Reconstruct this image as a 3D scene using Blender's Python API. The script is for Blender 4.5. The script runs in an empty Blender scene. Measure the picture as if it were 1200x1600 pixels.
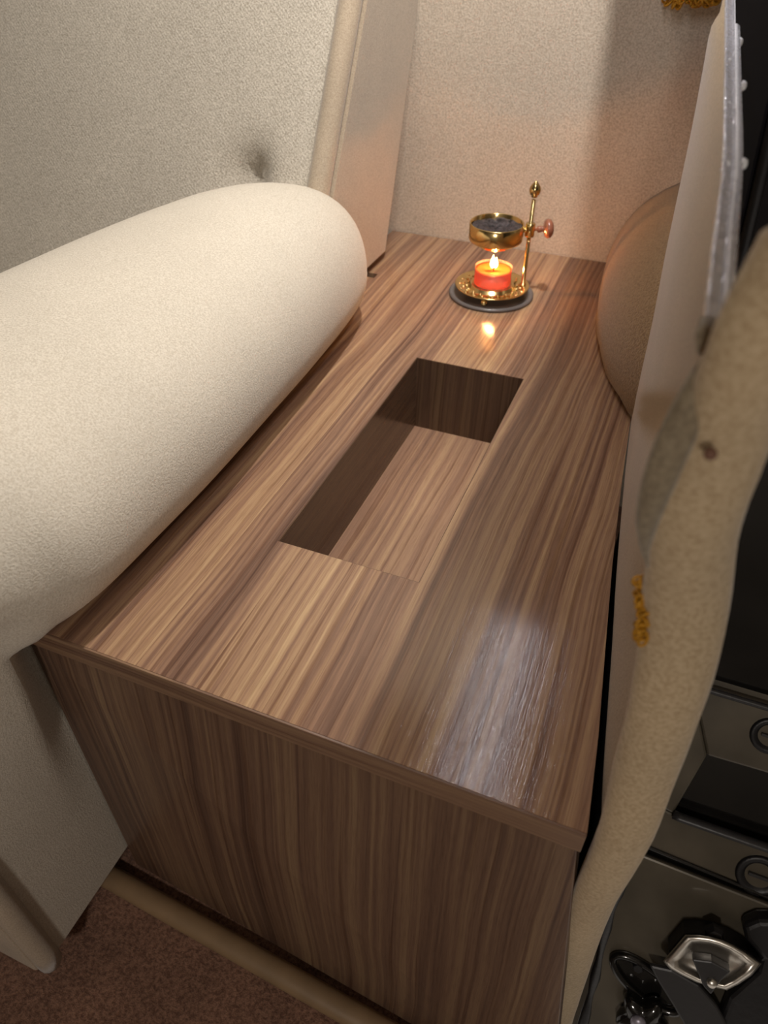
import bpy, bmesh, math, random
from mathutils import Vector, Matrix
random.seed(7)
R_ = math.radians
SC = bpy.context.scene
COL = SC.collection

# ------------------------------------------------------------------ camera
CAM = Vector((0, 0, 0.36))            # metres, above the table top (z = 0)
YAW, PITCH, F, CX, CY = R_(22.3), R_(41.0), 1155.0, 600.0, 800.0
FW = Vector((-math.sin(YAW)*math.cos(PITCH), math.cos(YAW)*math.cos(PITCH), -math.sin(PITCH)))
RT = Vector((math.cos(YAW), math.sin(YAW), 0))
UP = RT.cross(FW)
cd = bpy.data.cameras.new('camera'); cam = bpy.data.objects.new('camera', cd); COL.objects.link(cam)
m3 = Matrix((RT, UP, -FW)).transposed()
cam.matrix_world = Matrix.Translation(CAM) @ m3.to_4x4()
cd.sensor_fit = 'VERTICAL'; cd.sensor_height = 36; cd.sensor_width = 27; cd.lens = 36*F/1600
cd.clip_start = 0.01
cd.dof.use_dof = True; cd.dof.focus_distance = 0.52; cd.dof.aperture_fstop = 9.0
SC.camera = cam

# ------------------------------------------------------------------ world, lights, exposure
w = bpy.data.worlds.new('world'); SC.world = w; w.use_nodes = True
bg = w.node_tree.nodes['Background']; bg.inputs[0].default_value = (1.0, 0.90, 0.80, 1); bg.inputs[1].default_value = 0.4
SC.view_settings.view_transform = 'Standard'; SC.view_settings.look = 'None'
SC.view_settings.exposure = 0.0; SC.view_settings.gamma = 1; SC.view_settings.use_curve_mapping = False

def lamp(name, kind, loc, energy, color, **kw):
    l = bpy.data.lights.new(name, kind); l.energy = energy; l.color = color
    for k, v in kw.items(): setattr(l, k, v)
    o = bpy.data.objects.new(name, l); COL.objects.link(o); o.location = loc
    return o
L1 = lamp('ceiling_spot_light', 'POINT', (-0.130, 0.57, 0.86), 23.5, (1.0, 0.95, 0.89), shadow_soft_size=0.016)
L2 = lamp('front_dome_light', 'POINT', (0.12, -0.80, 0.62), 14.0, (1.0, 0.92, 0.84), shadow_soft_size=0.05)
L3 = lamp('added_streak_light', 'AREA', (-0.0775, 0.555, 0.44), 0.38, (0.95, 0.94, 1.0), shape='RECTANGLE', size=0.007, size_y=0.29)  # strip lamp added to make the long highlight on the tabletop
L3.rotation_euler = (0, 0, math.radians(3))

# ------------------------------------------------------------------ pixel ray helpers (used to read real positions off the photograph)
def ray(px, py): return FW + RT*((px-CX)/F) - UP*((py-CY)/F)
def at(px, py, D): return CAM + ray(px, py)*D                   # D = distance along the view axis
def on(px, py, axis, v):
    d = ray(px, py); return CAM + d*((v-CAM[axis])/d[axis])
def onp(px, py, P0, n):
    d = ray(px, py); return CAM + d*((P0-CAM).dot(n)/d.dot(n))

# ------------------------------------------------------------------ mesh helpers
def mesh_obj(name, verts, faces, mat, parent=None, smooth=False, bevel=0, seg=2, kind=None, angle=None, subsurf=0):
    me = bpy.data.meshes.new(name); me.from_pydata([tuple(v) for v in verts], [], faces); me.validate()
    bm = bmesh.new(); bm.from_mesh(me); bmesh.ops.recalc_face_normals(bm, faces=bm.faces)
    if angle:
        for e in bm.edges:
            if len(e.link_faces) == 2 and e.calc_face_angle() > R_(angle): e.smooth = False
    bm.to_mesh(me); bm.free()
    if mat: me.materials.append(mat)
    if smooth: me.polygons.foreach_set('use_smooth', [True]*len(me.polygons))
    o = bpy.data.objects.new(name, me); COL.objects.link(o)
    if parent: o.parent = parent
    if bevel:
        b = o.modifiers.new('b', 'BEVEL'); b.width = bevel; b.segments = seg; b.limit_method = 'ANGLE'; b.angle_limit = R_(35)
    if subsurf:
        s = o.modifiers.new('s', 'SUBSURF'); s.levels = subsurf; s.render_levels = subsurf
    if kind: o['kind'] = kind
    return o
def thing(name, label, cat, group=None, loc=(0, 0, 0)):
    o = bpy.data.objects.new(name, None); COL.objects.link(o); o.location = loc; o.empty_display_size = .02
    o['label'] = label; o['category'] = cat
    if group: o['group'] = group
    return o
def tag(o, label, cat, group=None):
    o['label'] = label; o['category'] = cat
    if group: o['group'] = group
    return o
def boxv(x0, x1, y0, y1, z0, z1):
    v = [(x, y, z) for x in (x0, x1) for y in (y0, y1) for z in (z0, z1)]
    f = [(0,1,3,2), (4,6,7,5), (0,4,5,1), (2,3,7,6), (0,2,6,4), (1,5,7,3)]
    return v, f
def box(name, x0, x1, y0, y1, z0, z1, mat, parent=None, **kw):
    v, f = boxv(x0, x1, y0, y1, z0, z1); return mesh_obj(name, v, f, mat, parent, **kw)
def merge(lst):
    V, Fc = [], []
    for v, f in lst:
        n = len(V); V += [tuple(a) for a in v]; Fc += [tuple(i+n for i in q) for q in f]
    return V, Fc
def prism(poly, z0, z1):
    n = len(poly)
    v = [(x, y, z0) for x, y in poly] + [(x, y, z1) for x, y in poly]
    f = [tuple(range(n))[::-1], tuple(range(n, 2*n))] + [(i, (i+1) % n, n+(i+1) % n, n+i) for i in range(n)]
    return v, f
def loft(rings, closed=True, caps=True):
    n = len(rings[0]); V = [p for r in rings for p in r]; Fc = []
    for i in range(len(rings)-1):
        for j in range(n if closed else n-1):
            k = (j+1) % n
            Fc.append((i*n+j, i*n+k, (i+1)*n+k, (i+1)*n+j))
    if caps and closed:
        Fc.append(tuple(range(n))); Fc.append(tuple((len(rings)-1)*n+j for j in range(n)))
    return V, Fc
def catmull(pts, sub):
    out = []
    for i in range(len(pts)-1):
        p0 = pts[max(i-1, 0)]; p1 = pts[i]; p2 = pts[i+1]; p3 = pts[min(i+2, len(pts)-1)]
        for s in range(sub):
            t = s/sub
            out.append(tuple(0.5*((2*b)+(c-a)*t+(2*a-5*b+4*c-d)*t*t+(-a+3*b-3*c+d)*t**3) for a, b, c, d in zip(p0, p1, p2, p3)))
    out.append(tuple(pts[-1])); return out
def tube(path, radii, n=16, flat=1.0, up=None, wob=0):
    """path of Vectors with a radius each; flat squeezes along the 2nd axis"""
    P = [Vector(p) for p in path]; rings = []
    ref = up
    for i, p in enumerate(P):
        t = (P[min(i+1, len(P)-1)]-P[max(i-1, 0)]).normalized()
        u = ref if ref is not None else Vector((0, 0, 1))
        if abs(t.dot(u)) > .95: u = Vector((0, 1, 0)) if abs(t.y) < .9 else Vector((1, 0, 0))
        a = t.cross(u).normalized(); b = a.cross(t).normalized()
        if up is None: ref = b
        r = radii[i] if hasattr(radii, '__len__') else radii
        ring = []
        for k in range(n):
            th = 2*math.pi*k/n
            rr = r*(1+wob*math.sin(i*.9+k*1.7)*math.cos(i*.37+k*.9)) if wob else r
            ring.append(p + a*math.cos(th)*rr + b*math.sin(th)*rr*flat)
        rings.append(ring)
    return loft(rings)
def lathe(prof, n=48, c=(0, 0, 0), axis=None):
    """prof: (radius, height) list; axis: direction of height"""
    A = Vector(axis or (0, 0, 1)).normalized()
    X = A.orthogonal().normalized(); Y = A.cross(X)
    c = Vector(c)
    rings = [[c + A*z + (X*math.cos(2*math.pi*k/n)+Y*math.sin(2*math.pi*k/n))*max(r, 1e-5) for k in range(n)] for r, z in prof]
    return loft(rings)
def sm(a, b, x):
    t = max(0, min(1, (x-a)/(b-a))); return t*t*(3-2*t)

# ------------------------------------------------------------------ materials
def mat(name):
    m = bpy.data.materials.new(name); m.use_nodes = True
    nt = m.node_tree; return m, nt, nt.nodes['Principled BSDF']
def N(nt, t, **kw):
    n = nt.nodes.new(t)
    for k, v in kw.items():
        if k in n.inputs.keys(): n.inputs[k].default_value = v
        else: setattr(n, k, v)
    return n
def ramp(nt, stops):
    r = nt.nodes.new('ShaderNodeValToRGB'); e = r.color_ramp.elements
    e[0].position, e[0].color = stops[0][0], (*stops[0][1], 1); e[1].position, e[1].color = stops[-1][0], (*stops[-1][1], 1)
    for p, c in stops[1:-1]:
        q = e.new(p); q.color = (*c, 1)
    return r
def srgb(r, g, b):
    f = lambda c: (c/255/12.92) if c/255 < .04045 else ((c/255+.055)/1.055)**2.4
    return (f(r), f(g), f(b))
def wood(name, axes, seed=0.0, bright=1.0, contrast=1.0, rough=.135, strip=.043):
    """axes: (across, along) world axes of the grain"""
    m, nt, b = mat(name); L = nt.links.new
    geo = N(nt, 'ShaderNodeTexCoord'); sep = N(nt, 'ShaderNodeSeparateXYZ'); L(geo.outputs['Object'], sep.inputs[0])
    A, B = sep.outputs[axes[0]], sep.outputs[axes[1]]
    def math_(op, a, b_=None, c=None):
        n = N(nt, 'ShaderNodeMath', operation=op)
        for i, q in enumerate((a, b_, c)):
            if q is None: continue
            if isinstance(q, (int, float)): n.inputs[i].default_value = q
            else: L(q, n.inputs[i])
        return n.outputs[0]
    def comb(x, y, z=seed):
        c = N(nt, 'ShaderNodeCombineXYZ')
        for i, q in enumerate((x, y, z)):
            if isinstance(q, (int, float)): c.inputs[i].default_value = q
            else: L(q, c.inputs[i])
        return c.outputs[0]
    def noise(vec, scale, detail=3, ro=.5):
        n = N(nt, 'ShaderNodeTexNoise'); n.inputs['Scale'].default_value = scale; n.inputs['Detail'].default_value = detail
        n.inputs['Roughness'].default_value = ro; L(vec, n.inputs['Vector']); return n.outputs['Fac']
    # slow drift of the grain sideways
    drift = noise(comb(math_('MULTIPLY', A, 2.5), math_('MULTIPLY', B, 1.6)), 1.6, 2)
    drift2 = noise(comb(math_('MULTIPLY', A, 9), math_('MULTIPLY', B, 5.0)), 2.5, 2)
    Aw = math_('ADD', A, math_('ADD', math_('MULTIPLY', math_('SUBTRACT', drift, .5), .020), math_('MULTIPLY', math_('SUBTRACT', drift2, .5), .0022)))
    # veneer leaves: each strip a shifted piece of grain
    fl = math_('FLOOR', math_('DIVIDE', math_('ADD', A, .5), strip))
    wn = N(nt, 'ShaderNodeTexWhiteNoise', noise_dimensions='1D'); L(math_('ADD', fl, seed*3.1), wn.inputs['W'])
    Ash = math_('ADD', Aw, math_('MULTIPLY', wn.outputs['Value'], .6))
    big = noise(comb(math_('MULTIPLY', Ash, 42), math_('MULTIPLY', B, .6)), 1.0, 2, .5)
    mid = noise(comb(math_('MULTIPLY', Ash, 210), math_('MULTIPLY', B, 1.6)), 1.0, 3, .55)
    fine = noise(comb(math_('MULTIPLY', Aw, 520), math_('MULTIPLY', B, 9)), 1.0, 3, .6)
    pore = noise(comb(math_('MULTIPLY', Aw, 1500), math_('MULTIPLY', B, 60)), 1.0, 2, .6)
    v = math_('ADD', math_('MULTIPLY', big, .38), math_('ADD', math_('MULTIPLY', mid, .70), math_('MULTIPLY', fine, .26)))
    v = math_('ADD', v, math_('MULTIPLY', math_('SUBTRACT', wn.outputs['Value'], .5), .10))
    v = math_('ADD', math_('MULTIPLY', math_('SUBTRACT', v, .67), 1.32*contrast), .5)
    g = lambda c: tuple(k*bright for k in c)
    cr = ramp(nt, [(.14, g(srgb(88, 66, 56))), (.34, g(srgb(122, 94, 78))), (.48, g(srgb(146, 114, 92))), (.62, g(srgb(168, 136, 106))), (.84, g(srgb(194, 164, 126)))])
    L(v, cr.inputs[0])
    # dark line grain
    ln = noise(comb(math_('MULTIPLY', Ash, 260), math_('MULTIPLY', B, 1.5), seed+4), 1.0, 2, .6)
    lr = ramp(nt, [(.34, (.58, .50, .48)), (.46, (1, 1, 1))]); L(ln, lr.inputs[0])
    pr = ramp(nt, [(.30, (.74, .70, .68)), (.52, (1, 1, 1))]); L(pore, pr.inputs[0])
    mx = N(nt, 'ShaderNodeMix', data_type='RGBA', blend_type='MULTIPLY'); mx.inputs[0].default_value = .8
    L(cr.outputs[0], mx.inputs[6]); L(lr.outputs[0], mx.inputs[7])
    mx2 = N(nt, 'ShaderNodeMix', data_type='RGBA', blend_type='MULTIPLY'); mx2.inputs[0].default_value = .7
    L(mx.outputs[2], mx2.inputs[6]); L(pr.outputs[0], mx2.inputs[7])
    L(mx2.outputs[2], b.inputs['Base Color'])
    b.inputs['Roughness'].default_value = rough
    b.inputs['Specular IOR Level'].default_value = .38
    bp = N(nt, 'ShaderNodeBump'); bp.inputs['Strength'].default_value = .16; bp.inputs['Distance'].default_value = .0004
    L(math_('ADD', pore, fine), bp.inputs['Height']); L(bp.outputs[0], b.inputs['Normal'])
    return m
def fabric(name, c1, c2, scale=420, bump=.0006, stretch=(1, 1, 1), sheen=.3, rough=.9, spots=.35, strength=.8, rib=None):
    m, nt, b = mat(name); L = nt.links.new
    tc = N(nt, 'ShaderNodeTexCoord'); mp = N(nt, 'ShaderNodeMapping'); mp.inputs['Scale'].default_value = stretch
    L(tc.outputs['Object'], mp.inputs[0])
    n1 = N(nt, 'ShaderNodeTexNoise'); n1.inputs['Scale'].default_value = scale; n1.inputs['Detail'].default_value = 3; n1.inputs['Roughness'].default_value = .65
    L(mp.outputs[0], n1.inputs['Vector'])
    n2 = N(nt, 'ShaderNodeTexNoise'); n2.inputs['Scale'].default_value = 14; n2.inputs['Detail'].default_value = 3
    L(tc.outputs['Object'], n2.inputs['Vector'])
    r = ramp(nt, [(.36, c2), (.62, c1)]); L(n1.outputs['Fac'], r.inputs[0])
    r2 = ramp(nt, [(.35, (1-spots*.5,)*3), (.65, (1, 1, 1))]); L(n2.outputs['Fac'], r2.inputs[0])
    mx = N(nt, 'ShaderNodeMix', data_type='RGBA', blend_type='MULTIPLY'); mx.inputs[0].default_value = 1
    L(r.outputs[0], mx.inputs[6]); L(r2.outputs[0], mx.inputs[7]); L(mx.outputs[2], b.inputs['Base Color'])
    b.inputs['Roughness'].default_value = rough; b.inputs['Specular IOR Level'].default_value = .15
    b.inputs['Sheen Weight'].default_value = sheen; b.inputs['Sheen Roughness'].default_value = .5
    h = n1.outputs['Fac']
    if rib:
        wv = N(nt, 'ShaderNodeTexWave', wave_type='BANDS', bands_direction='X'); wv.inputs['Scale'].default_value = rib[1]
        wv.inputs['Distortion'].default_value = 3.5; wv.inputs['Detail'].default_value = 2; wv.inputs['Detail Scale'].default_value = 1.6
        m2 = N(nt, 'ShaderNodeMapping'); m2.inputs['Rotation'].default_value = rib[0]
        L(tc.outputs['Object'], m2.inputs[0]); L(m2.outputs[0], wv.inputs['Vector'])
        ad = N(nt, 'ShaderNodeMath', operation='MULTIPLY_ADD'); L(wv.outputs['Fac'], ad.inputs[0]); ad.inputs[1].default_value = rib[2]; L(h, ad.inputs[2]); h = ad.outputs[0]
    bp = N(nt, 'ShaderNodeBump'); bp.inputs['Strength'].default_value = strength; bp.inputs['Distance'].default_value = bump
    L(h, bp.inputs['Height']); L(bp.outputs[0], b.inputs['Normal'])
    return m
def plain(name, c, rough=.5, metal=0, bump=0, scale=60, var=.0, spec=.5, coat=0):
    m, nt, b = mat(name); L = nt.links.new
    b.inputs['Base Color'].default_value = (*c, 1); b.inputs['Roughness'].default_value = rough; b.inputs['Metallic'].default_value = metal
    b.inputs['Specular IOR Level'].default_value = spec; b.inputs['Coat Weight'].default_value = coat; b.inputs['Coat Roughness'].default_value = .08
    tc = N(nt, 'ShaderNodeTexCoord')
    n1 = N(nt, 'ShaderNodeTexNoise'); n1.inputs['Scale'].default_value = scale; n1.inputs['Detail'].default_value = 4; L(tc.outputs['Object'], n1.inputs['Vector'])
    if var:
        r = ramp(nt, [(.35, tuple(k*(1-var) for k in c)), (.65, tuple(min(1, k*(1+var)) for k in c))]); L(n1.outputs['Fac'], r.inputs[0]); L(r.outputs[0], b.inputs['Base Color'])
    if bump:
        bp = N(nt, 'ShaderNodeBump'); bp.inputs['Strength'].default_value = 1; bp.inputs['Distance'].default_value = bump; L(n1.outputs['Fac'], bp.inputs['Height']); L(bp.outputs[0], b.inputs['Normal'])
    return m

M_TOP = wood('walnut_top', ('X', 'Y'), 1.3)
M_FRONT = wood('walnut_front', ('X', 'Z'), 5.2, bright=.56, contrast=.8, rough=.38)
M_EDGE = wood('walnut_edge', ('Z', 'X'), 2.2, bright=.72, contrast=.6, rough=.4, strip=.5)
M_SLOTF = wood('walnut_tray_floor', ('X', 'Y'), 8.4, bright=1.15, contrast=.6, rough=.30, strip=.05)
M_SLOTW = wood('walnut_tray_wall_shaded', ('X', 'Z'), 3.7, bright=.38, contrast=.6)  # walnut darkened to carry the shade on the tray's end walls
M_SLOTW2 = wood('walnut_tray_side_shaded', ('Z', 'Y'), 6.7, bright=.42, contrast=.5)  # tray shade put into the colour of the long walls too
M_ARM = fabric('armrest_fabric', srgb(220, 212, 197), srgb(197, 187, 170), 760, .0007, (1, 1.0, 1), .2, spots=.10, rib=((0, 0, R_(68)), 120, .05))
M_BACK = fabric('backrest_fabric', srgb(204, 196, 182), srgb(158, 149, 135), 640, .0009, (1, 1, 1), .2, spots=.10, rib=((0, R_(50), 0), 120, .18))
M_WALL = fabric('wall_fabric', srgb(208, 196, 180), srgb(176, 163, 147), 520, .0007, (1, 1, 1), .2, spots=.10)
M_VELV = fabric('velvet_side', srgb(186, 170, 148), srgb(160, 144, 124), 900, .0003, (1, 1, 1), .3, rough=.7, spots=.2)
M_ROLL = fabric('beige_velour', srgb(204, 182, 148), srgb(180, 156, 122), 520, .0003, (1, 1, 1), .2, rough=.75, spots=.22, strength=.4)
M_PANEL = fabric('side_panel_fabric', srgb(184, 160, 124), srgb(164, 140, 106), 700, .0004, (1, 1, 1), .3, spots=.15)
M_CUSH = fabric('right_cushion_fabric', srgb(166, 138, 100), srgb(132, 104, 70), 520, .0010, (1, 1, 1), .3, spots=.1)
M_CARPET = fabric('carpet_pile', srgb(160, 121, 100), srgb(110, 78, 63), 380, .0016, (1, 1, 1), .3, spots=.5, strength=1)
M_FOLD = fabric('grey_velvet', srgb(146, 132, 108), srgb(120, 106, 86), 500, .0003, (1, 1, 1), .3, rough=.7, spots=.1)
M_TRIMR = plain('edging_vinyl', srgb(146, 120, 90), .45, var=.12, scale=30, bump=.0001)
M_BRASS = plain('brass', (.80, .60, .27), .16, 1, var=.08, scale=90)
M_BRASSR = plain('hammered_brass', (.80, .62, .26), .22, 1, bump=.0016, scale=260)
M_COAST = plain('grey_coaster', srgb(104, 98, 96), .3, var=.08)
M_KNOB = plain('reddish_wood', srgb(148, 92, 70), .3, var=.15, scale=120, coat=.4)
M_RESIN = plain('burnt_resin', srgb(58, 50, 52), .5, bump=.003, scale=260, var=.75)
M_GOLD = plain('gold_thread', srgb(190, 136, 30), .5, .25, bump=.0006, scale=900, var=.3)
M_BLACK = plain('black_gloss', (.010, .009, .008), .12, var=.3, scale=20, coat=.5)
M_PAINT = plain('olive_black_paint', (.115, .097, .070), .30, metal=.2, var=.35, scale=12, bump=.0006, coat=.3)
M_BLACKM = plain('black_rubber', (.012, .011, .012), .42, bump=.0004, scale=150)
M_PLASTIC = plain('dark_plastic', (.035, .033, .034), .4, bump=.0002, scale=200)
M_CHROME = plain('chrome', (.85, .80, .72), .34, 1, bump=.0004, scale=50)
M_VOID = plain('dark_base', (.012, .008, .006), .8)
M_STUD = plain('clear_stud', (.80, .80, .82), .12, 0, spec=.8)
M_SEAM = plain('seam_thread', srgb(120, 106, 88), .9)
M_SIDEB = plain('mark_brown', srgb(110, 76, 58), .7)
def clear_plastic():
    m, nt, b = mat('clear_plastic'); b.inputs['Base Color'].default_value = (.86, .86, .90, 1); b.inputs['Roughness'].default_value = .16
    b.inputs['Transmission Weight'].default_value = .65; b.inputs['IOR'].default_value = 1.45
    tc = N(nt, 'ShaderNodeTexCoord'); n1 = N(nt, 'ShaderNodeTexNoise'); n1.inputs['Scale'].default_value = 160
    nt.links.new(tc.outputs['Object'], n1.inputs['Vector']); bp = N(nt, 'ShaderNodeBump'); bp.inputs['Distance'].default_value = .001
    nt.links.new(n1.outputs['Fac'], bp.inputs['Height']); nt.links.new(bp.outputs[0], b.inputs['Normal']); return m
M_CLEAR = clear_plastic()
def wax():
    m, nt, b = mat('red_wax'); L = nt.links.new
    b.inputs['Base Color'].default_value = (1, .22, .05, 1); b.inputs['Roughness'].default_value = .3
    tr = N(nt, 'ShaderNodeBsdfTranslucent'); tr.inputs[0].default_value = (1, .11, .035, 1)
    mx = N(nt, 'ShaderNodeMixShader'); mx.inputs[0].default_value = .62
    L(b.outputs[0], mx.inputs[1]); L(tr.outputs[0], mx.inputs[2]); L(mx.outputs[0], nt.nodes['Material Output'].inputs[0])
    return m
M_WAX = wax()
def emit(name, c, s):
    m, nt, b = mat(name); b.inputs['Base Color'].default_value = (0, 0, 0, 1); b.inputs['Emission Color'].default_value = (*c, 1); b.inputs['Emission Strength'].default_value = s; return m
M_FLAME = emit('flame', (1, .72, .32), 14)
M_LAMP = emit('lamp_glow', (1, .88, .75), 6)

# ================================================================== structure
XL = -0.335                                                # left edge of the wooden box
ZF = -0.362                                                # carpet level
box('floor', -1.6, .072, -1.3, .95, ZF-.03, ZF, M_CARPET, kind='structure')
box('wall_back', -1.6, 1.6, 0.915, 0.95, -.8, 1.25, M_WALL, kind='structure')
M_ROOM = plain('room_lining', srgb(118, 112, 104), .8, var=.05)
box('wall_left', -1.63, -1.6, -1.3, .95, ZF, 1.25, M_ROOM, kind='structure')
box('wall_right', 1.6, 1.63, -1.3, .95, -.8, 1.25, M_ROOM, kind='structure')
box('wall_front', -1.6, 1.6, -1.33, -1.3, -.8, 1.25, M_ROOM, kind='structure')
box('ceiling', -1.6, 1.6, -1.3, .95, 1.25, 1.28, M_ROOM, kind='structure')
# floor edging along the foot of the box
p0 = on(165, 1366, 2, ZF+.006); p1 = on(600, 1612, 2, ZF+.006); d = (p1-p0)
pts = [p0 + d*t for t in (-.12, 0, .25, .5, .75, 1.0, 1.3, 1.7)]
v, f = tube(pts, .0105, 14, .8)
mesh_obj('trim_1', v, f, M_TRIMR, smooth=True, kind='structure')

# ================================================================== wooden box
con = thing('wooden_console', 'low walnut-veneer box table with a rectangular tray cut into its top', 'table')
# right edge of the top follows the padded side panel
redge = [on(918, 1300, 2, 0), on(935, 1150, 2, 0), on(947, 1000, 2, 0), on(957, 880, 2, 0), on(972, 750, 2, 0), on(984, 665, 2, 0)]
redge = [(p.x, p.y) for p in redge] + [(-.006, .60), (-.004, .75), (-.004, .912)]
redge[0] = (redge[0][0], .197)
S = dict(x0=-.2150, x1=-.1080, y0=.3255, y1=.6085)          # tray opening
TK = .0180; SD = .080
ys = sorted(set([y for x, y in redge] + [S['y0'], S['y1'], .764, .776]))
def xr_at(y):
    for (xa, ya), (xb, yb) in zip(redge, redge[1:]):
        if ya <= y <= yb+1e-9: return xa+(xb-xa)*(y-ya)/(yb-ya)
    return redge[-1][0]
def xl_at(y): return XL if y < .766 else -.362
def top_mesh(z0, z1):
    parts = []
    for ya, yb in zip(ys, ys[1:]):
        xa = XL if yb <= .7765 else -.362
        if abs(ya-.764) < 1e-6: xa = XL+.009                 # small notch beside the armrest end
        inside = ya >= S['y0']-1e-6 and yb <= S['y1']+1e-6
        segs = [((xa, xa), (S['x0'], S['x0'])), ((S['x0'], S['x0']), (S['x1'], S['x1'])), ((S['x1'], S['x1']), (xr_at(ya), xr_at(yb)))]
        for i, (l, r) in enumerate(segs):
            if i == 1 and inside: continue
            parts.append(prism([(l[0], ya), (r[0], ya), (r[1], yb), (l[1], yb)], z0, z1))
    return merge(parts)
v, f = top_mesh(-TK, 0)
me_top = mesh_obj('tabletop', v, f, M_TOP, con)
bm = bmesh.new(); bm.from_mesh(me_top.data); bmesh.ops.remove_doubles(bm, verts=bm.verts, dist=1e-5)
dup = {}
for fc in list(bm.faces):
    k = tuple(sorted(vv.index for vv in fc.verts)); dup.setdefault(k, []).append(fc)
c_ = {}
for fc in bm.faces:
    c = fc.calc_center_median(); c_.setdefault((round(c.x, 5), round(c.y, 5), round(c.z, 5)), []).append(fc)
kill = [q for l in c_.values() if len(l) > 1 for q in l]
bmesh.ops.delete(bm, geom=kill, context='FACES'); bm.to_mesh(me_top.data); bm.free()
# edge band on the front of the top
xb = redge[0][0]
mesh_obj('edge_band', *boxv(XL, xb, .1955, .1975, -TK, -.0003), M_EDGE, con, bevel=.0004)
# front panel, its foot a little nearer on the right
BR = on(860, 1727, 2, ZF+.004); BL = on(196, 1342, 1, .197)
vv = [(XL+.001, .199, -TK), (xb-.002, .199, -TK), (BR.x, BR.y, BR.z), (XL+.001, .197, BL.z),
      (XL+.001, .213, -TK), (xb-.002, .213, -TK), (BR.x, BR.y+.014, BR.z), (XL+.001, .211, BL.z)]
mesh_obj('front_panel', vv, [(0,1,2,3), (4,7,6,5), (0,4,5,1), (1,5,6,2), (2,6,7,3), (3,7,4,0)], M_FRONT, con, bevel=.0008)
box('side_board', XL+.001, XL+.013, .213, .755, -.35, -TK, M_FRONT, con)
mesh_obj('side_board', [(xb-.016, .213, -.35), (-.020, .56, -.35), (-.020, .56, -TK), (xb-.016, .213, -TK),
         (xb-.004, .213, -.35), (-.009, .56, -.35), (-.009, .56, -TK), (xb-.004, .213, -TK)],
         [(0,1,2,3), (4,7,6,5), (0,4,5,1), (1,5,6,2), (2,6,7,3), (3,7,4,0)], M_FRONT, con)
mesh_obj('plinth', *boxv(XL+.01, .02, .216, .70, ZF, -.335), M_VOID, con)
# tray: four walls and a floor hung under the opening
x0, x1, y0, y1 = S['x0'], S['x1'], S['y0'], S['y1']
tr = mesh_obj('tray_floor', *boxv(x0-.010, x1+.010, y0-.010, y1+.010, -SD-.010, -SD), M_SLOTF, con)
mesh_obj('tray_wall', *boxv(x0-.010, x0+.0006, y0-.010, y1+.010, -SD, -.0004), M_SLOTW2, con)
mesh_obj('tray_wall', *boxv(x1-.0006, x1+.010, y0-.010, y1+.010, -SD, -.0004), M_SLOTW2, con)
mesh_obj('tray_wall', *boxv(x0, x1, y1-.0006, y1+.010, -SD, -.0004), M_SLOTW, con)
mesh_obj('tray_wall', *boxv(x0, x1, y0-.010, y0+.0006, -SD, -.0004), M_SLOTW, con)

# ================================================================== left seat
seat = thing('upholstered_seat', 'cream fabric seat with a fat rounded armrest left of the wooden box', 'seat')
#        y,    cx,    a,    b_top
arm = [(.098,-.475,.150,.080),(.13,-.460,.149,.083),(.16,-.444,.149,.085),(.19,-.430,.149,.086),(.22,-.418,.148,.087),(.28,-.409,.142,.087),(.35,-.403,.137,.088),
       (.44,-.396,.127,.090),(.50,-.390,.119,.091),(.55,-.383,.109,.092),(.59,-.375,.098,.092),(.625,-.366,.085,.088),(.655,-.358,.071,.079),(.68,-.352,.052,.062),(.695,-.348,.035,.042),(.705,-.347,.018,.022),(.708,-.346,.006,.008)]
arm = catmull(arm, 5)
ZC = .052; XS = XL-.0015
rings = []
for y, cx, a, bt in arm:
    xr, xl = cx+a, cx-a; ring = []
    zc = ZC
    bulge = xr-XS
    low = max(0, min(.20*(1-y/.197)-.003, .45*bulge)) if y < .197 else 0    # how far the side below the table line swells out
    for z in (-.318, -.22, -.17, -.12, -.07, -.03): ring.append((XS + low*sm(-.22, .0, z)**1.3, y, z))
    x0 = XS+low; wt = sm(.160, .186, y); h = ZC*min(1, bt/.06)
    for k in range(0, 8):                                     # under-curve from the side panel out to the bulge
        u = k/8; t = u*math.pi/2
        ring.append((x0 + (xr-x0)*((1-wt)*(u**1.6) + wt*math.sin(t)**.9), y, (ZC-h) + h*((1-wt)*u + wt*(1-math.cos(t)))))
    for k in range(0, 25):
        t = k/24*math.pi
        c, s = math.cos(t), math.sin(t); e = 2/2.25
        ring.append((cx + a*math.copysign(abs(c)**e, c), y, zc + bt*abs(s)**e))
    for z in (-.03, -.16, -.318): ring.append((xl, y, z))
    rings.append(ring)
v, f = loft(rings)
mesh_obj('armrest', v, f, M_ARM, seat, smooth=True, angle=50)
box('seat_cushion', -1.15, -.565, .10, .62, -.22, -.035, M_ARM, seat, bevel=.02, seg=4)
box('seat_base', -1.15, -.565, .12, .75, ZF, -.22, M_VELV, seat)
# piping on the front corner of the seat side
pp = [Vector((XS-.002, .097, z)) for z in (-.322, -.30, -.24, -.16, -.08, -.02, .02)]
v, f = tube(pp, .0095, 14); mesh_obj('front_piping', v, f, M_VELV, seat, smooth=True)
box('front_panel', -.58, XS-.004, .086, .0975, -.320, .02, M_VELV, seat, bevel=.003)
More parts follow.
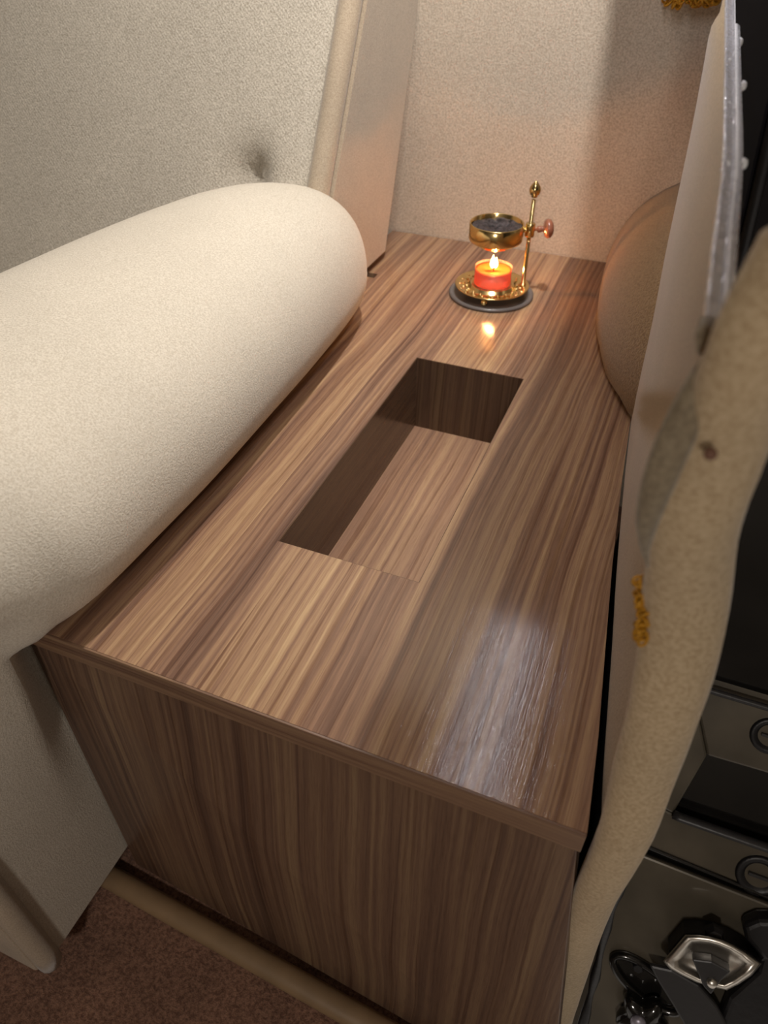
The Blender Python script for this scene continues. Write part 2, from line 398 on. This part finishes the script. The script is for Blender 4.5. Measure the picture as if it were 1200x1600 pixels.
# backrest: reclined slab with a piped front corner and a dimple above the armrest
def yf(z): return .602+.60*z
def yb(z): return .817+.40*z
nx, nz = 70, 56; X0, X1, Z0, Z1 = -1.15, XL-.020, -.08, .62
V, Fc = [], []
for j in range(nz+1):
    z = Z0+(Z1-Z0)*j/nz
    for i in range(nx+1):
        x = X0+(X1-X0)*(i/nx)
        dy = 0
        dy += .030*math.exp(-((x+.430)/.020)**2-((z-.116)/.026)**2)
        dy += .006*math.exp(-((x+.415)/.008)**2-((z-.115)/.03)**2)
        dy += .006*math.exp(-((x+.463)/.005)**2-((z-.118)/.028)**2)
        dy += .007*sm(X1-.018, X1, x) - .008*math.sin(math.pi*min(1, (X1-x)/.5))
        V.append((x, yf(z)+dy, z))
n = nx+1
for j in range(nz):
    for i in range(nx): Fc.append((j*n+i, j*n+i+1, (j+1)*n+i+1, (j+1)*n+i))
mesh_obj('backrest_cushion', V, Fc, M_BACK, seat, smooth=True)
pp = [Vector((XL-.0125, yf(z)+.002, z)) for z in [.012+.6*k/12 for k in range(13)]]
v, f = tube(pp, .0115, 16); mesh_obj('backrest_piping', v, f, M_VELV, seat, smooth=True)
pp = [Vector((XL-.0235, yf(z)-.0005, z)) for z in [.012+.6*k/12 for k in range(13)]]
v, f = tube(pp, .0009, 6); mesh_obj('seam', v, f, M_SEAM, seat, smooth=True)
rs = []
for x, dyy in ((XL, .014), (-.372, .018), (-.376, .09), (-1.15, .09)):
    rs.append([(x, yf(.010)+dyy, .010), (x, yb(.010), .010), (x, yb(.62), .62), (x, yf(.62)+dyy, .62)])
v, f = loft(rs); mesh_obj('backrest_side', v, f, M_VELV, seat, bevel=.003)

# ================================================================== right cushion
cu = [(.914, .030, .112, .112, .0), (.86, .031, .110, .112, .006), (.787, .034, .106, .108, .014), (.72, .038, .101, .102, .022), (.66, .042, .090, .094, .028),
      (.61, .047, .076, .084, .032), (.57, .052, .060, .068, .034), (.54, .056, .040, .046, .035), (.522, .058, .020, .022, .035), (.518, .058, .004, .004, .035)]
rings = []
for y, cx, a, b_, zc in catmull(cu, 3):
    rings.append([(cx-a*math.cos(2*math.pi*k/40), y, zc+b_*math.sin(2*math.pi*k/40)) for k in range(40)])
rings = [[(x, y, max(z, .0015)) for x, y, z in r] for r in rings]
v, f = loft(rings)
tag(mesh_obj('bolster_cushion', v, f, M_CUSH, None, smooth=True), 'rounded tan armrest cushion at the right rear of the box, glowing in candlelight', 'cushion')

# ================================================================== padded side panel with edge roll
pan = thing('padded_side_panel', 'beige upholstered side panel along the right edge of the box, close to the viewer', 'panel')
ROLL = [(1262, 395, .178, 150), (1205, 500, .180, 150), (1160, 600, .195, 145), (1126, 700, .215, 140), (1090, 800, .235, 138), (1075, 900, .26, 132), (1063, 1000, .28, 124),
        (1040, 1100, .30, 110), (1008, 1200, .328, 96), (978, 1300, .357, 82), (928, 1400, .415, 68), (900, 1480, .490, 60), (878, 1560, .585, 52), (862, 1620, .66, 48), (838, 1740, .80, 42)]
RC = catmull(ROLL, 4)
path = [at(a, b_, D) for a, b_, D, w_ in RC]; rad = [w_*D/F/2*1.04 for a, b_, D, w_ in RC]
v, f = tube(path, rad, 28, .75, up=-FW, wob=.025)
mesh_obj('edge_roll', v, f, M_ROLL, pan, smooth=True)
v, f = lathe([(.0001, 0), (.0014, .0002), (.0018, .0010), (.0008, .0014), (.0001, .0014)], 16, at(1110, 709, .195), -ray(1110, 709))
mesh_obj('snap_rivet', v, f, M_SIDEB, pan, smooth=True)
YP = .573
L = [on(1150, -260, 1, YP), on(1142, -120, 1, YP), on(1137, 0, 1, YP), on(1112, 40, 1, YP), on(1098, 110, 1, YP), on(1081, 200, 1, YP), on(1060, 300, 1, YP), on(1039, 400, 1, YP), on(1020, 500, 1, YP), on(998, 600, 1, YP), on(985, 665, 1, YP),
     on(973, 780, 2, .002), on(963, 900, 2, .001), on(957, 1000, 2, -.001), on(950, 1100, 2, -.002), on(943, 1200, 2, -.004), on(939, 1290, 2, -.008)]
Rr = [at(1165, -260, .58), at(1150, -120, .50), at(1141, 0, .43), at(1141, 50, .40), at(1140, 110, .37), at(1139, 200, .325), at(1135, 300, .285), at(1124, 400, .25), at(1112, 500, .225), at(1105, 600, .215), at(1095, 680, .225),
      at(1075, 780, .245), at(1062, 900, .272), at(1052, 1000, .293), at(1030, 1100, .313), at(1000, 1200, .340), at(972, 1290, .362)]
L = [Vector(p) for p in catmull(L, 3)]; Rr = [Vector(p) for p in catmull(Rr, 3)]
K = 24; rows = []
for l, r in zip(L, Rr):
    nrm = Vector((-1, 0, 0))
    row = [l.lerp(r, k/K) + nrm*(.0035*math.sin(math.pi*k/K)*(1 if l.z > .02 else .4)) for k in range(K+1)]
    back = [p + Vector((.003, .001, 0)) for p in reversed(row)]
    rows.append(row+back)
v, f = loft(rows)
mesh_obj('panel_face', v, f, M_PANEL, pan, smooth=True, angle=30)
FOLD = catmull([(1150, 520, .196, 20), (1126, 556, .197, 40), (1090, 615, .199, 48), (1058, 680, .203, 52), (1034, 740, .209, 50), (1018, 790, .217, 42), (1010, 830, .226, 28), (1009, 862, .236, 12), (1013, 885, .244, 3)], 4)
path = [at(a, b_, D) for a, b_, D, w_ in FOLD]; rad = [w_*D/F/2*1.1 for a, b_, D, w_ in FOLD]
v, f = tube(path, rad, 20, .7, up=-FW, wob=.02)
mesh_obj('velvet_fold', v, f, M_FOLD, pan, smooth=True)
# near-black board standing in for the shade in the gap beside the box
mesh_obj('gap_shade_board', [(.044, .23, -.02), (.010, .56, -.02), (.010, .56, -.36), (.050, .25, -.36), (.049, .23, -.02), (.015, .56, -.02), (.015, .56, -.36), (.055, .25, -.36)],
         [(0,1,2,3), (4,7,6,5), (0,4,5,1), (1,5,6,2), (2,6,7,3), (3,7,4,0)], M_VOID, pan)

# ================================================================== clear plastic strip with studs
strip = thing('clear_plastic_strip', 'clear plastic edging strip studded along the side panel at upper right', 'strip')
SP = catmull([(1146, -260, .60), (1143, -120, .50), (1142, 0, .42), (1142, 75, .38), (1142, 144, .34), (1141, 258, .29), (1132, 350, .25), (1124, 430, .225), (1116, 520, .202)], 4)
path = [at(a, b_, D-.004) for a, b_, D in SP]
rings = []
for i, p in enumerate(path):
    t = (path[min(i+1, len(path)-1)]-path[max(i-1, 0)]).normalized()
    s = t.cross(-FW).normalized(); nn = s.cross(t).normalized()
    if s.dot(RT) < 0: s = -s
    if nn.dot(FW) > 0: nn = -nn
    h = .0038
    prof = [(-h, 0), (-h, .0016), (-h*.72, .0020), (-h*.5, .0007), (h*.15, .0007), (h*.35, .0022), (h, .0024), (h, 0)]
    rings.append([p + s*a + nn*c for a, c in prof])
v, f = loft(rings); mesh_obj('strip_body', v, f, M_CLEAR, strip, bevel=.0002)
rings2 = []
for i, p in enumerate(path):
    t = (path[min(i+1, len(path)-1)]-path[max(i-1, 0)]).normalized()
    s = t.cross(-FW).normalized()
    if s.dot(RT) < 0: s = -s
    rings2.append([p + s*(.0020+.0011*math.cos(q)) + (-FW)*(.0024+.0007*math.sin(q)) for q in [k*math.pi/4 for k in range(8)]])
v, f = loft(rings2); o = mesh_obj('white_bead', v, f, plain('milky_bead', (.80, .79, .80), .15, spec=.8, bump=.0005, scale=300), strip, smooth=True)
q0 = at(1110, 528, .199)
v, f = tube([at(1116, 505, .199), at(1112, 530, .197), at(1106, 556, .197)], [.0042, .0046, .0030], 14, .6, up=-FW); mesh_obj('end_cap', v, f, M_FOLD, strip, smooth=True)
for (a, b_, D, r) in ((1152, 18, .41, .0016), (1154, 66, .385, .0017), (1159, 134, .345, .0017), (1159, 256, .29, .0017), (1134, 258, .288, .0014), (1151, 448, .22, .0017), (1138, 163, .33, .0009), (1139, 95, .365, .0009)):
    ax = Vector((1, -.25, .1)) if a > 1145 else -FW
    v, f = lathe([(r*.5, -r*2.6), (r*.5, -r*.2), (r*1.3, 0), (r*1.3, r*.5), (r*.9, r*1.1), (r*.2, r*1.3)], 8, at(a, b_, D-.003), ax)
    mesh_obj('stud', v, f, M_STUD, strip)

# ================================================================== gold fringes
def fringe(name, label, pts, seed):
    random.seed(seed); parts = []
    for (p, s) in pts:
        for k in range(5):
            c = p + Vector((random.uniform(-s, s), random.uniform(-s, s), random.uniform(-s, s)))*.5
            ax = Vector((random.uniform(-1, 1), random.uniform(-1, 1), random.uniform(-1, 1))).normalized()
            X = ax.orthogonal().normalized(); Y = ax.cross(X); ring = []
            r = s*random.uniform(.5, .9)
            for q in range(12): ring.append(c + X*math.cos(q*math.pi/6)*r + Y*math.sin(q*math.pi/6)*r*.7)
            parts.append(tube(ring+[ring[0]], s*.2, 6))
    v, f = merge(parts); o = mesh_obj(name, v, f, M_GOLD, None, smooth=True); tag(o, label, 'fringe'); return o
fringe('gold_fringe', 'small tuft of looped gold thread peeping from behind the padded edge roll',
       [(at(1008-abs(i-4)*1.6, 912+i*10, .268), .0030) for i in range(9)], 3)
fringe('gold_fringe', 'gold thread fringe hanging at the top of the rear wall',
       [(on(1046+i*9, -3+2*((i*3) % 4), 1, .897), .0060) for i in range(9)], 5)

# ================================================================== dark metal vehicle body beyond the roll
P0 = at(1050, 1280, .62); NN = Vector((0, -.866, .5)); DU = Vector((1, 0, 0)); DV = Vector((0, .5, .866))
def sp(px, py, h=0): return onp(px, py, P0+NN*h, NN)
def sheet(name, pix, h, m, parent, thick=.006, **kw):
    top = [sp(a, b_, h) for a, b_ in pix]; bot = [p - NN*thick for p in top]; k = len(top)
    f = [tuple(range(k)), tuple(range(k, 2*k))[::-1]] + [(i, (i+1) % k, k+(i+1) % k, k+i) for i in range(k)]
    return mesh_obj(name, top+bot, f, m, parent, **kw)
body = thing('metal_body_panel', 'glossy black and olive sheet metal body panel beyond the beige edge roll', 'panel')
# around the rectangular opening
A1, A2, A3, A4 = (1105, 1181), (1340, 1250), (1320, 1362), (1052, 1272)
sheet('sill_plate', [(1070, 1010), (1340, 1150), A2, A1], 0, M_PAINT, body, bevel=.002)
sheet('sill_plate', [(1070, 1010), A1, A4, (990, 1240)], 0, M_PAINT, body, bevel=.002)
sheet('sill_plate', [(990, 1240), A4, A3, (1340, 1455), (975, 1310)], 0, M_PAINT, body, bevel=.002)
sheet('opening_floor', [(1080, 1165), (1380, 1230), (1360, 1390), (1020, 1290)], -.012, M_BLACK, body)
v, f = tube([sp(*A4, .002), sp(1062, 1277, .003), sp(1200, 1325, .003), sp(1320, 1364, .003)], .0042, 10, .7); mesh_obj('opening_lip', v, f, M_PLASTIC, body, smooth=True)
sheet('rail_groove', [(960, 1290), (1380, 1462), (1380, 1492), (960, 1320)], -.010, M_BLACK, body)
v, f = tube([sp(975, 1309, .001), sp(1000, 1318, .001), (sp(1200, 1402, .001)), sp(1330, 1455, .001)], .0018, 8); mesh_obj('groove_bead', v, f, M_BLACK, body, smooth=True)
sheet('lower_plate', [(968, 1322), (1400, 1492), (1400, 1900), (800, 1900), (880, 1600), (900, 1500)], .000, M_PAINT, body, bevel=.002)
# upper step and its black face
st = [sp(1040, 1052, .012), sp(1340, 1148, .012), sp(1340, 1162, .012), sp(1040, 1066, .012)]
v, f = tube([sp(1075, 1068, .010), sp(1100, 1076, .010), sp(1200, 1106, .010), sp(1340, 1148, .010)], .0026, 10); mesh_obj('step_edge', v, f, M_PLASTIC, body, smooth=True)
v2 = [sp(1070, 1066, -.002), sp(1400, 1165, -.002), sp(1400, 1165, -.002)+Vector((.05, .12, .35)), sp(1070, 1066, -.002)+Vector((0, .12, .35))]
v2 += [p + Vector((0, .02, -.01)) for p in v2]
mesh_obj('upper_panel', v2, [(0,1,2,3), (4,7,6,5), (0,4,5,1), (1,5,6,2), (2,6,7,3), (3,7,4,0)], M_BLACK, body)
for (a, b_, r) in ((1186, 1368, .0165), (1204, 1150, .014)):
    c = sp(a, b_, 0)
    v, f = lathe([(.0001, -.001), (r*.55, -.001), (r*.7, .0005), (r*.8, .002), (r, .0025), (r*1.08, .0012), (r*1.1, -.001)], 28, c, NN); g = mesh_obj('rubber_plug', v, f, M_BLACKM, body, smooth=True)
    v, f = boxv(-r*.5, r*.5, -r*.08, r*.08, 0, .003); B_ = Matrix((DU, DV, NN)).transposed()
    mesh_obj('plug_slot', [c + B_ @ Vector(q) for q in v], f, M_PLASTIC, g)
# seal running down beside the roll
sl = [at(a, b_, D) for a, b_, D in catmull([(972, 1372, .53), (960, 1410, .55), (946, 1450, .57), (936, 1500, .60), (926, 1540, .62), (916, 1580, .63), (900, 1640, .64)], 3)]
v, f = tube(sl, [.0034+.0010*math.sin(i*1.3) for i in range(len(sl))], 12, .8, wob=.12)
tag(mesh_obj('door_seal', v, f, M_BLACKM, None, smooth=True), 'wrinkled black rubber seal beside the lower edge roll', 'seal')
# oval ring slot
ov = thing('oval_slot_ring', 'black oval slot rim in the metal panel, partly under the dark strap', 'bracket')
c = sp(1010, 1533); e1 = (sp(1062, 1574)-c); e2 = (sp(996, 1556)-c)*.80; 
ring = [c + e1*math.cos(q) + e2*math.sin(q) + NN*.003 for q in [k*math.pi/20 for k in range(41)]]
v, f = tube(ring, .0036, 10); mesh_obj('rim', v, f, M_BLACK, ov, smooth=True)
inn = [c + e1*.86*math.cos(q) + e2*.8*math.sin(q) + NN*.0012 for q in [k*math.pi/16 for k in range(32)]]
mesh_obj('slot_plate', inn+[p-NN*.001 for p in inn], [tuple(range(32)), tuple(range(32, 64))[::-1]]+[(i, (i+1) % 32, 32+(i+1) % 32, 32+i) for i in range(32)], M_BLACK, ov)
v, f = lathe([(.0001, .006), (.004, .006), (.005, .004), (.005, 0)], 6, sp(997, 1507, .001), NN); mesh_obj('bolt', v, f, M_BLACKM, ov)
# strap
s1 = [(1014, 1508), (1050, 1516), (1092, 1540), (1120, 1572), (1150, 1625), (1165, 1700), (1105, 1700), (1074, 1612), (1050, 1570), (1028, 1535)]
tag(sheet('seat_belt_strap', s1, .018, M_PLASTIC, None, thick=.005, bevel=.002), 'dark flat strap running down from the oval slot to the frame corner', 'strap')
# latch
la = thing('chrome_latch', 'shiny chrome fan-shaped latch plate at the lower right corner', 'latch')
outer = [(1038, 1502), (1048, 1490), (1060, 1476), (1072, 1462), (1090, 1462), (1108, 1464), (1126, 1469), (1146, 1478), (1166, 1490), (1187, 1506), (1172, 1524), (1153, 1537), (1135, 1546), (1112, 1541), (1089, 1534), (1066, 1523), (1048, 1513)]
cen = (1114, 1506)
def sh(p, k): return (cen[0]+(p[0]-cen[0])*k, cen[1]+(p[1]-cen[1])*k)
rs = []
for k, h in ((1.03, .020), (1.03, .026), (1.0, .030), (.93, .0320), (.80, .0310), (.70, .0255), (.45, .0240), (.05, .0235)):
    rs.append([sp(*sh(p, k), h) for p in outer])
v, f = loft(rs); mesh_obj('chrome_plate', v, f, M_CHROME, la, smooth=True)
sheet('backing_plate', [sh(p, 1.06) for p in outer[1:12]] + [sh(outer[13], .9)], .019, M_BLACKM, la, thick=.019, bevel=.001)
tri = [(1081, 1499), (1112, 1503), (1142, 1519), (1128, 1532), (1111, 1555), (1099, 1542)]
sheet('latch_tongue', tri, .034, M_PLASTIC, la, thick=.010, bevel=.0012)
v, f = lathe([(.0001, .0035), (.003, .0032), (.004, .0015), (.0042, 0)], 14, sp(1112, 1535, .034), NN); mesh_obj('rivet', v, f, M_CHROME, la, smooth=True)
v, f = lathe([(.0001, .006), (.006, .006), (.008, .002), (.008, -.002)], 6, sp(1116, 1458, .018), NN); mesh_obj('nut', v, f, M_BLACKM, la)
# black mass at the right frame edge
hg = [(1160, 1448), (1185, 1438), (1260, 1440), (1300, 1620), (1160, 1680), (1120, 1610), (1140, 1560), (1185, 1520), (1190, 1500), (1165, 1470)]
tag(sheet('hinge_block', hg, .017, M_BLACKM, None, thick=.017, bevel=.005, seg=3), 'matt black hinge block behind the chrome latch at the frame edge', 'hinge')
# star knob with pale screw
kn = thing('star_knob', 'black lobed knob with a pale screw head at the bottom edge', 'knob')
kc = sp(1004, 1590, .012); rings = []
for h, s in ((-.012, .8), (-.004, 1.0), (.004, 1.0), (.008, .8), (.009, .3)):
    rings.append([kc + NN*h + (DU*math.cos(q)+DV*math.sin(q))*.019*s*(1+.22*math.cos(5*q+.4)) for q in [k*math.pi/30 for k in range(60)]])
v, f = loft(rings); mesh_obj('knob_body', v, f, M_BLACK, kn, smooth=True)
v, f = lathe([(.0001, .0050), (.004, .0045), (.0062, .0025), (.0066, -.001)], 18, sp(997, 1596, .021), NN); mesh_obj('screw_head', v, f, plain('pale_metal', srgb(170, 165, 178), .35, .4), kn, smooth=True)
# far dark window and frame at the upper right
dp = [at(1152, -300, .62), at(1420, -300, .62), at(1420, 640, .62), at(1152, 640, .62)]
cc = on(1175, 250, 1, .66)
win = thing('dark_window', 'black glossy window area seen past the clear strip at upper right', 'window')
g0 = on(1146, -260, 1, .50); g1 = on(1150, 120, 1, .50); g2 = on(1146, 330, 1, .50); g3 = on(1128, 620, 1, .50)
gv = [(g0.x, .50, g0.z), (g1.x, .50, g1.z), (g2.x, .50, g2.z), (g3.x, .50, g3.z), (.60, .60, g3.z), (.60, .60, g0.z)]
gv += [(x, y+.004, z) for x, y, z in gv]
mesh_obj('glass', gv, [(0,1,2,3,4,5), (11,10,9,8,7,6)]+[(i, (i+1) % 6, 6+(i+1) % 6, 6+i) for i in range(6)], plain('window_glass', (.012, .011, .013), .12, bump=.0008, scale=14), win)
v, f = tube([Vector((g1.x+.022, .497, g0.z)), Vector((g1.x+.024, .497, g1.z)), Vector((g2.x+.020, .496, g3.z))], .0035, 10); mesh_obj('frame_bar', v, f, M_BLACKM, win, smooth=True)

# ================================================================== coaster, burner, candle
BC = on(767, 460, 2, 0)
co = mesh_obj('coaster', *lathe([(.0001, .0006), (.030, .0006), (.040, .0012), (.0425, .0034), (.0450, .0040), (.0468, .0030), (.0470, .0012), (.0455, .0001), (.0001, .0001)], 72, (BC.x, BC.y, 0)), M_COAST, None, smooth=True)
tag(co, 'round dark grey coaster under the brass burner', 'coaster')
bu = thing('incense_burner', 'small brass incense burner stand with a raised ring cup on a post', 'burner', loc=(BC.x, BC.y, .0012))
PC = (0, 0, 0)
RR = RT                                                        # camera right, used as the burner's own axis
v, f = lathe([(.0001, .0085), (.0215, .0085), (.0222, .0125), (.0240, .0125), (.0246, .0090), (.030, .0088), (.0365, .0100), (.0400, .0118), (.0410, .0112), (.0400, .0098), (.0350, .0076), (.0240, .0066), (.0001, .0066)], 72)
mesh_obj('plate', v, f, M_BRASS, bu, smooth=True)
parts = []
for k in range(54):                                            # embossed ornament round the plate
    q = 2*math.pi*k/54; rr = .0315+.0042*((k % 3)-1)*.9
    parts.append(lathe([(.0019, 0), (.0018, .0007), (.0010, .0015), (.0001, .0017)], 8, (rr*math.cos(q), rr*math.sin(q), .0091)))
v, f = merge(parts); o = mesh_obj('embossing', v, f, M_BRASS, bu, smooth=True); o['kind'] = 'stuff'
for q in (250, 10, 130):
    a = R_(q)+YAW
    v, f = lathe([(.0001, 0), (.0030, .0007), (.0042, .0030), (.0034, .0054), (.0022, .0074)], 16, (.033*math.cos(a), .033*math.sin(a), 0)); mesh_obj('foot', v, f, M_BRASS, bu, smooth=True)
rb = RR*.0345                                                  # foot of the post
H = .112
v, f = lathe([(.0036, .0085), (.0036, .0110), (.0022, .0125), (.0022, H-.010)], 18, rb); mesh_obj('post', v, f, M_BRASS, bu, smooth=True)
v, f = lathe([(.0022, H-.008), (.0034, H-.0072), (.0030, H-.0062), (.0050, H-.0045), (.0060, H-.001), (.0054, H+.0025), (.0030, H+.0058), (.0012, H+.0078), (.0002, H+.0090)], 24, rb); mesh_obj('finial', v, f, M_BRASS, bu, smooth=True)
ZR = .0575                                                     # underside of the ring cup
cc0 = RR*-.0010 + Vector((0, 0, ZR))
v, f = lathe([(.0001, .0050), (.018, .0050), (.0262, .0055), (.0272, .0070), (.0272, .0208), (.0280, .0212), (.0288, .0206), (.0288, .0050), (.0280, .0032), (.0258, .0018), (.0205, .0012), (.0190, -.0020), (.0165, -.0036), (.0001, -.0040)], 72, cc0)
mesh_obj('ring_cup', v, f, M_BRASS, bu, smooth=True)
rs = []
for i in range(9):
    r = .0262*i/8; rs.append([cc0 + Vector((max(r, 1e-4)*math.cos(q), max(r, 1e-4)*math.sin(q), .0135 + .0050*math.sin(i*2.1+3*q)*math.cos(i+q*2)*.5 + .004*(i/8))) for q in [k*math.pi/16 for k in range(32)]])
v, f = loft(rs, True, False); mesh_obj('burnt_residue', v, f, M_RESIN, bu, smooth=True)
zk = ZR+.0135
v, f = lathe([(.0046, zk-.007), (.0052, zk-.006), (.0052, zk+.006), (.0046, zk+.007)], 20, rb); mesh_obj('clamp', v, f, M_BRASS, bu, smooth=True)
v, f = tube([RR*.0262+Vector((0, 0, zk)), RR*.036+Vector((0, 0, zk))], .0032, 12); mesh_obj('bracket_arm', v, f, M_BRASS, bu, smooth=True)
v, f = lathe([(.0015, 0), (.0015, .0045), (.0032, .005), (.0036, .0072), (.0028, .0095), (.0032, .0115), (.0078, .0125), (.0100, .0150), (.0094, .0185), (.0060, .0210), (.0003, .0218)], 28, rb+Vector((0, 0, zk))+RR*.003, RR*1.0+Vector((0, 0, .08))); mesh_obj('knob', v, f, M_KNOB, bu, smooth=True)
# candle
ca = thing('tealight_candle', 'lit red-orange tealight candle standing on the brass burner plate', 'candle', loc=(BC.x, BC.y, .0128))
CR = .0208; CH = .0195
v, f = lathe([(.0001, .001), (CR-.0012, .001), (CR-.0008, .003), (CR-.0008, CH-.0028), (CR-.0035, CH-.0034), (.0120, CH-.0046), (.0050, CH-.0055), (.0001, CH-.0055)], 56); mesh_obj('wax', v, f, M_WAX, ca, smooth=True)
v, f = lathe([(.0001, 0), (CR-.0003, 0), (CR, .001), (CR, CH), (CR-.0006, CH), (CR-.0006, .0008), (.0001, .0006)], 56)
mg, ntg, bgx = mat('candle_cup_clear'); bgx.inputs['Base Color'].default_value = (1, .75, .62, 1); bgx.inputs['Alpha'].default_value = .12; bgx.inputs['Roughness'].default_value = .1
mesh_obj('clear_cup', v, f, mg, ca, smooth=True)
v, f = tube([Vector((0, 0, CH-.0055)), Vector((.0003, 0, CH-.002)), Vector((.0010, 0, CH+.001))], .0006, 8); mesh_obj('wick', v, f, M_VOID, ca, smooth=True)
for dx, hh, r0 in ((-.0013, .0150, .0030), (.0022, .0125, .0023)):
    v, f = lathe([(.0002, 0), (r0*.6, hh*.10), (r0, hh*.30), (r0*.85, hh*.5), (r0*.4, hh*.8), (.0001, hh)], 20, RT*dx+Vector((0, 0, CH-.002))); mesh_obj('flame', v, f, M_FLAME, ca, smooth=True)
cl = lamp('candle_light', 'POINT', (BC.x, BC.y, .0128+CH+.007), 1.0, (1.0, .42, .13), shadow_soft_size=.0035)

# ================================================================== overhead parts outside the frame; the block is added to shade the box's right side
ob = thing('overhead_shade_block', 'unseen beige block added to shade the right side of the box', 'blocker')
mesh_obj('shade_block_body', *prism([(-.118, .05), (.135, .05), (.135, .912), (-.136, .912), (-.128, .75), (-.121, .60), (-.117, .43)], .47, .60), M_PANEL, ob, bevel=.004)
cl_ = thing('ceiling_lamp', 'small round ceiling lamp above the box', 'lamp', loc=(-.15, .62, .90))
v, f = lathe([(.028, 0), (.030, .006), (.030, .012), (.001, .012)], 32); mesh_obj('lamp_base', v, f, M_PLASTIC, cl_, smooth=True)
